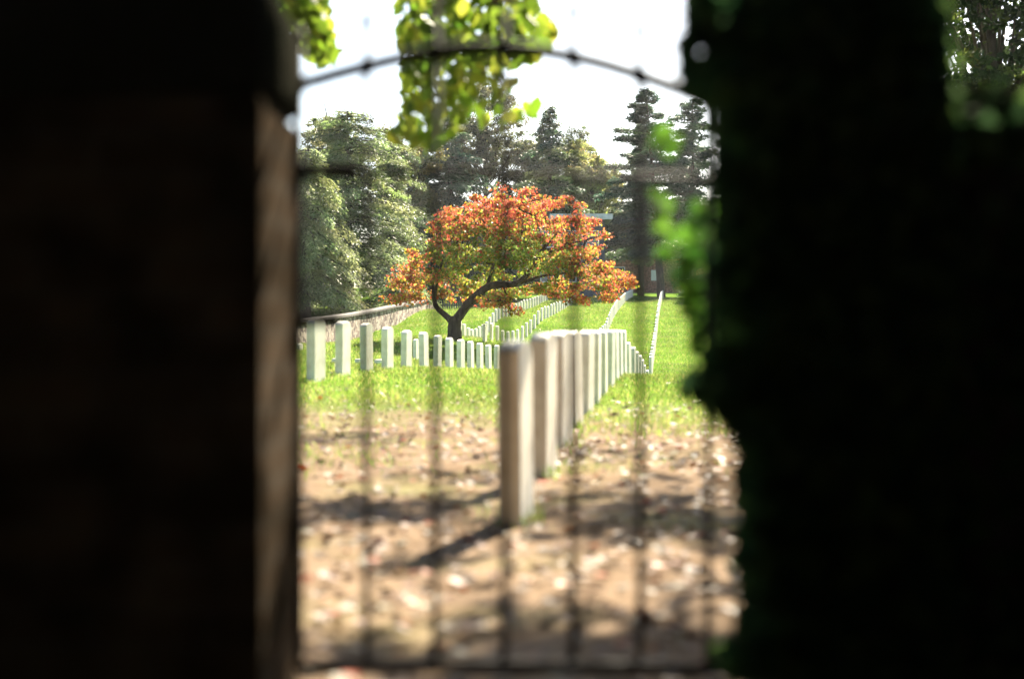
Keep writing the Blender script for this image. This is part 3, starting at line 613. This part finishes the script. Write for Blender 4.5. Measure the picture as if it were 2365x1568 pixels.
q = inside([(600, -60), (640, 30), (690, 80), (715, 135), (745, 150), (780, 125), (760, 60), (755, -60)], 260); dd = rng.uniform(6.6, 7.4, len(q))
pos.append(np.stack([(q[:, 0]-CX)/F*dd, dd, EYE + (HY-q[:, 1])/F*dd], -1))
q = inside([(1600, -40), (1640, -40), (1700, 60), (1610, 50)], 20); dd = rng.uniform(5, 6, len(q))
pos.append(np.stack([(q[:, 0]-CX)/F*dd, dd, EYE + (HY-q[:, 1])/F*dd], -1))
twigs = [(930, 20, 1000, 200), (1000, 20, 990, 340), (1060, 20, 1010, 250), (1100, 10, 1150, 330), (1120, 60, 1270, 60), (1080, 150, 1230, 260), (980, 150, 905, 310), (650, -20, 740, 140)]
for a, b, c, e in twigs: mb_.tube([P(a, b-60, 7.1), P((a+c)/2+8, (b+e)/2, 7.0), P(c, e, 6.9)], [.008, .006, .002], 5)
# crown above the view: each clump stands on the sun's ray to a patch of shade on the ground
def shade(px, py, z, r, kk):
    kk = int(kk*2.6); r *= .98
    dg = EYE*F/(py-HY); gx_ = (px-CX)/F*dg
    cluster((gx_ + SD[0]/SD[2]*z, dg + SD[1]/SD[2]*z, z), (r, r*.9, r*.35), kk)
for a in [(1600, 1215, 4.0, .30, 90), (1520, 1190, 4.2, .28, 80), (1420, 1165, 4.4, .25, 60), (1680, 1240, 3.9, .3, 80), (1380, 1060, 5.2, .3, 45), (900, 1170, 4.4, .22, 45), (820, 1180, 4.3, .2, 40), (980, 1195, 4.5, .2, 35), (730, 1035, 5.2, .28, 50), (1350, 1200, 4.6, .2, 35),
          (1300, 1500, 3.6, .16, 40), (1450, 1470, 3.7, .16, 35), (1150, 1520, 3.5, .14, 30), (1600, 1500, 3.5, .16, 50), (800, 1500, 3.6, .12, 25), (1250, 1400, 3.8, .12, 18), (1000, 1300, 4, .12, 14), (750, 1200, 4.2, .15, 20), (1650, 1350, 3.8, .12, 15), (1120, 1110, 5, .2, 25), (1640, 1120, 4.6, .3, 40), (1250, 1565, 3.4, .14, 26), (1420, 1560, 3.4, .16, 34), (1600, 1555, 3.4, .16, 34)]:
    shade(*a)
for _ in range(90):
    c = (rng.uniform(4.2, 9.5), rng.uniform(7.5, 13), rng.uniform(3.2, 8.5)); cluster(c, (.35, .35, .2), 45)
pos = np.concatenate(pos); k = len(pos); dr = rng.normal(size=(k, 3))*.7; dr[:, 2] -= .8
o = foliage('crown', M['leaf'], pos, rng.uniform(.065, .125, k), pick(LG, k, .2), OVAL, dr, None, None, g.location); o.parent = g
o = mb_.build('trunk', M['bark'], smooth=True, loc=g.location); o.parent = g

# ------------------------------------------------------------ shade on the path side: unseen evergreens added overhead and behind to block light
def solid_blob(mb_, c, r, n=14):
    vs = []; m_ = n//2
    for i in range(m_+1):
        for j in range(n):
            a = math.pi*i/m_; b = 2*math.pi*j/n; s_ = 1 + .14*math.sin(3*b + c[0])*math.sin(2*a)
            vs.append((c[0] + r[0]*s_*math.sin(a)*math.cos(b), c[1] + r[1]*s_*math.sin(a)*math.sin(b), c[2] + r[2]*s_*math.cos(a)))
    mb_.add(vs, [(i*n+j, i*n+(j+1) % n, (i+1)*n+(j+1) % n, (i+1)*n+j) for i in range(m_) for j in range(n)])
M['yew'] = noise_mat('blocker_yew_foliage', 14, [(.35, (.008, .014, .006)), (.7, (.03, .045, .016))], .9, .1, 1, 20, bdist=.05)
YW = [(-5.6, -2.6, 'at the far left of the path'), (-2, -4.6, 'behind the left of the path'), (1.8, -4.6, 'behind the right of the path'), (5.6, -2.6, 'at the far right of the path'), (-5.2, .4, 'in front of the left garden wall'), (5.2, .4, 'in front of the right garden wall')]
for i, (cx_, cy_, wh) in enumerate(YW):
    g = tag(empty('sky_blocker_yew', (cx_, cy_, h(cx_, cy_))), 'added unseen sky-blocking yew tree standing ' + wh, 'tree', 'added sky-blocking yews round the path outside the gate')
    mb_ = MB(); mb_.tube([(cx_, cy_, -.2), (cx_, cy_, 2), (cx_, cy_, 4)], [.3, .25, .1], 8); o = mb_.build('trunk', M['bark'], loc=g.location); o.parent = g
    mb_ = MB(); solid_blob(mb_, (cx_, cy_, 2.9), (2.6, 2.5, 3.3)); solid_blob(mb_, (cx_*.6, cy_*.6, 5.2), (3.0, 2.8, 2.1))
    if cy_ > 0: solid_blob(mb_, (cx_*.42, 2.7, 4.5), (3.4, 2.9, 1.0))  # overhead slab added to stop sun reaching the camera-side ground
    o = mb_.build('crown', M['yew'], smooth=True, loc=g.location); o.parent = g
M['path'] = noise_mat('dark_bounce_sheet', 12, [(.3, (.03, .025, .02)), (.7, (.07, .058, .045))], .9, .1, .5, 60)
tag(MB().box(-7, 7, -9, 2.29, -.2, .012).build('path', M['path']), kind='structure')  # unseen dark sheet added to cut light bouncing onto the pillars

# ------------------------------------------------------------ buildings on the hill
d0 = 135.0; x0 = P(1250, 0, d0)[0]; x1 = P(1760, 0, d0)[0]; zb = P(0, 675, d0)[2]; zt = P(0, 598, d0)[2]
g = tag(empty('brick_building', ((x0+x1)/2, d0, zb)), 'long low red-brown brick building behind the firs with a small white sign', 'building')
def part(name, m_, *boxes, par=None, loc=None):
    q_ = MB()
    for b in boxes: q_.box(*b)
    o = q_.build(name, M[m_], loc=loc if loc is not None else g.location); o.parent = par or g; return o
part('wall', 'brick', (x0, x1, d0, d0+8, zb-2, zt))
part('roof', 'fencewood', (x0-.4, x1+.4, d0-.4, d0+8.4, zt+.003, zt+.35))
for px in (1430, 1580, 1650):
    X = P(px, 0, d0)[0]; wf = part('window', 'bwhite', (X-.55, X+.55, d0-.06, d0-.003, zb+1.2, zb+2.4))
    pn = part('pane', 'glass', (X-.48, X+.48, d0-.075, d0-.063, zb+1.27, zb+2.33)); pn.parent = wf
X, _, Z = P(1510, 636, d0-.1); sg = part('sign', 'signwhite', (X-.25, X+.25, d0-.05, d0-.003, Z-.5, Z+.5))
d1 = 107.0; xa, xb = P(1285, 0, d1)[0], P(1397, 0, d1)[0]; zt = P(0, 508, d1)[2]; zb = h(6, d1) - 1
g = tag(empty('white_building', ((xa+xb)/2, d1, zb)), 'shade-darkened two-storey building with bright flat roof edge peeking out right of the red tree', 'building')
part('wall', 'shaded_wall', (xa, xb, d1, d1+6, zb, zt))
part('roof', 'roofing', (xa-.5, xb+.55, d1-.6, d1+6.5, zt+.003, zt+.42))
for i in range(3):
    for z_ in (zt-1.5, zt-4.1):
        X = xb - .95 - i*1.7; wf = part('window', 'signwhite', (X-.5, X+.5, d1-.06, d1-.003, z_-.6, z_+.7))
        pn = part('pane', 'glass', (X-.43, X+.43, d1-.075, d1-.063, z_-.53, z_+.63)); pn.parent = wf

# ------------------------------------------------------------ haze
m = bpy.data.materials.new('haze'); m.use_nodes = True; t = m.node_tree; t.nodes.clear()
om = t.nodes.new('ShaderNodeOutputMaterial'); pv = t.nodes.new('ShaderNodeVolumePrincipled')
pv.inputs['Density'].default_value = .00013; pv.inputs['Color'].default_value = (.93, .95, 1, 1); pv.inputs['Anisotropy'].default_value = .3
t.links.new(pv.outputs[0], om.inputs['Volume'])
hz_ = MB().box(-1300, 1300, -1100, 1700, -8, 40).build('haze', m); hz_['kind'] = 'stuff'
S.cycles.volume_bounces = 0
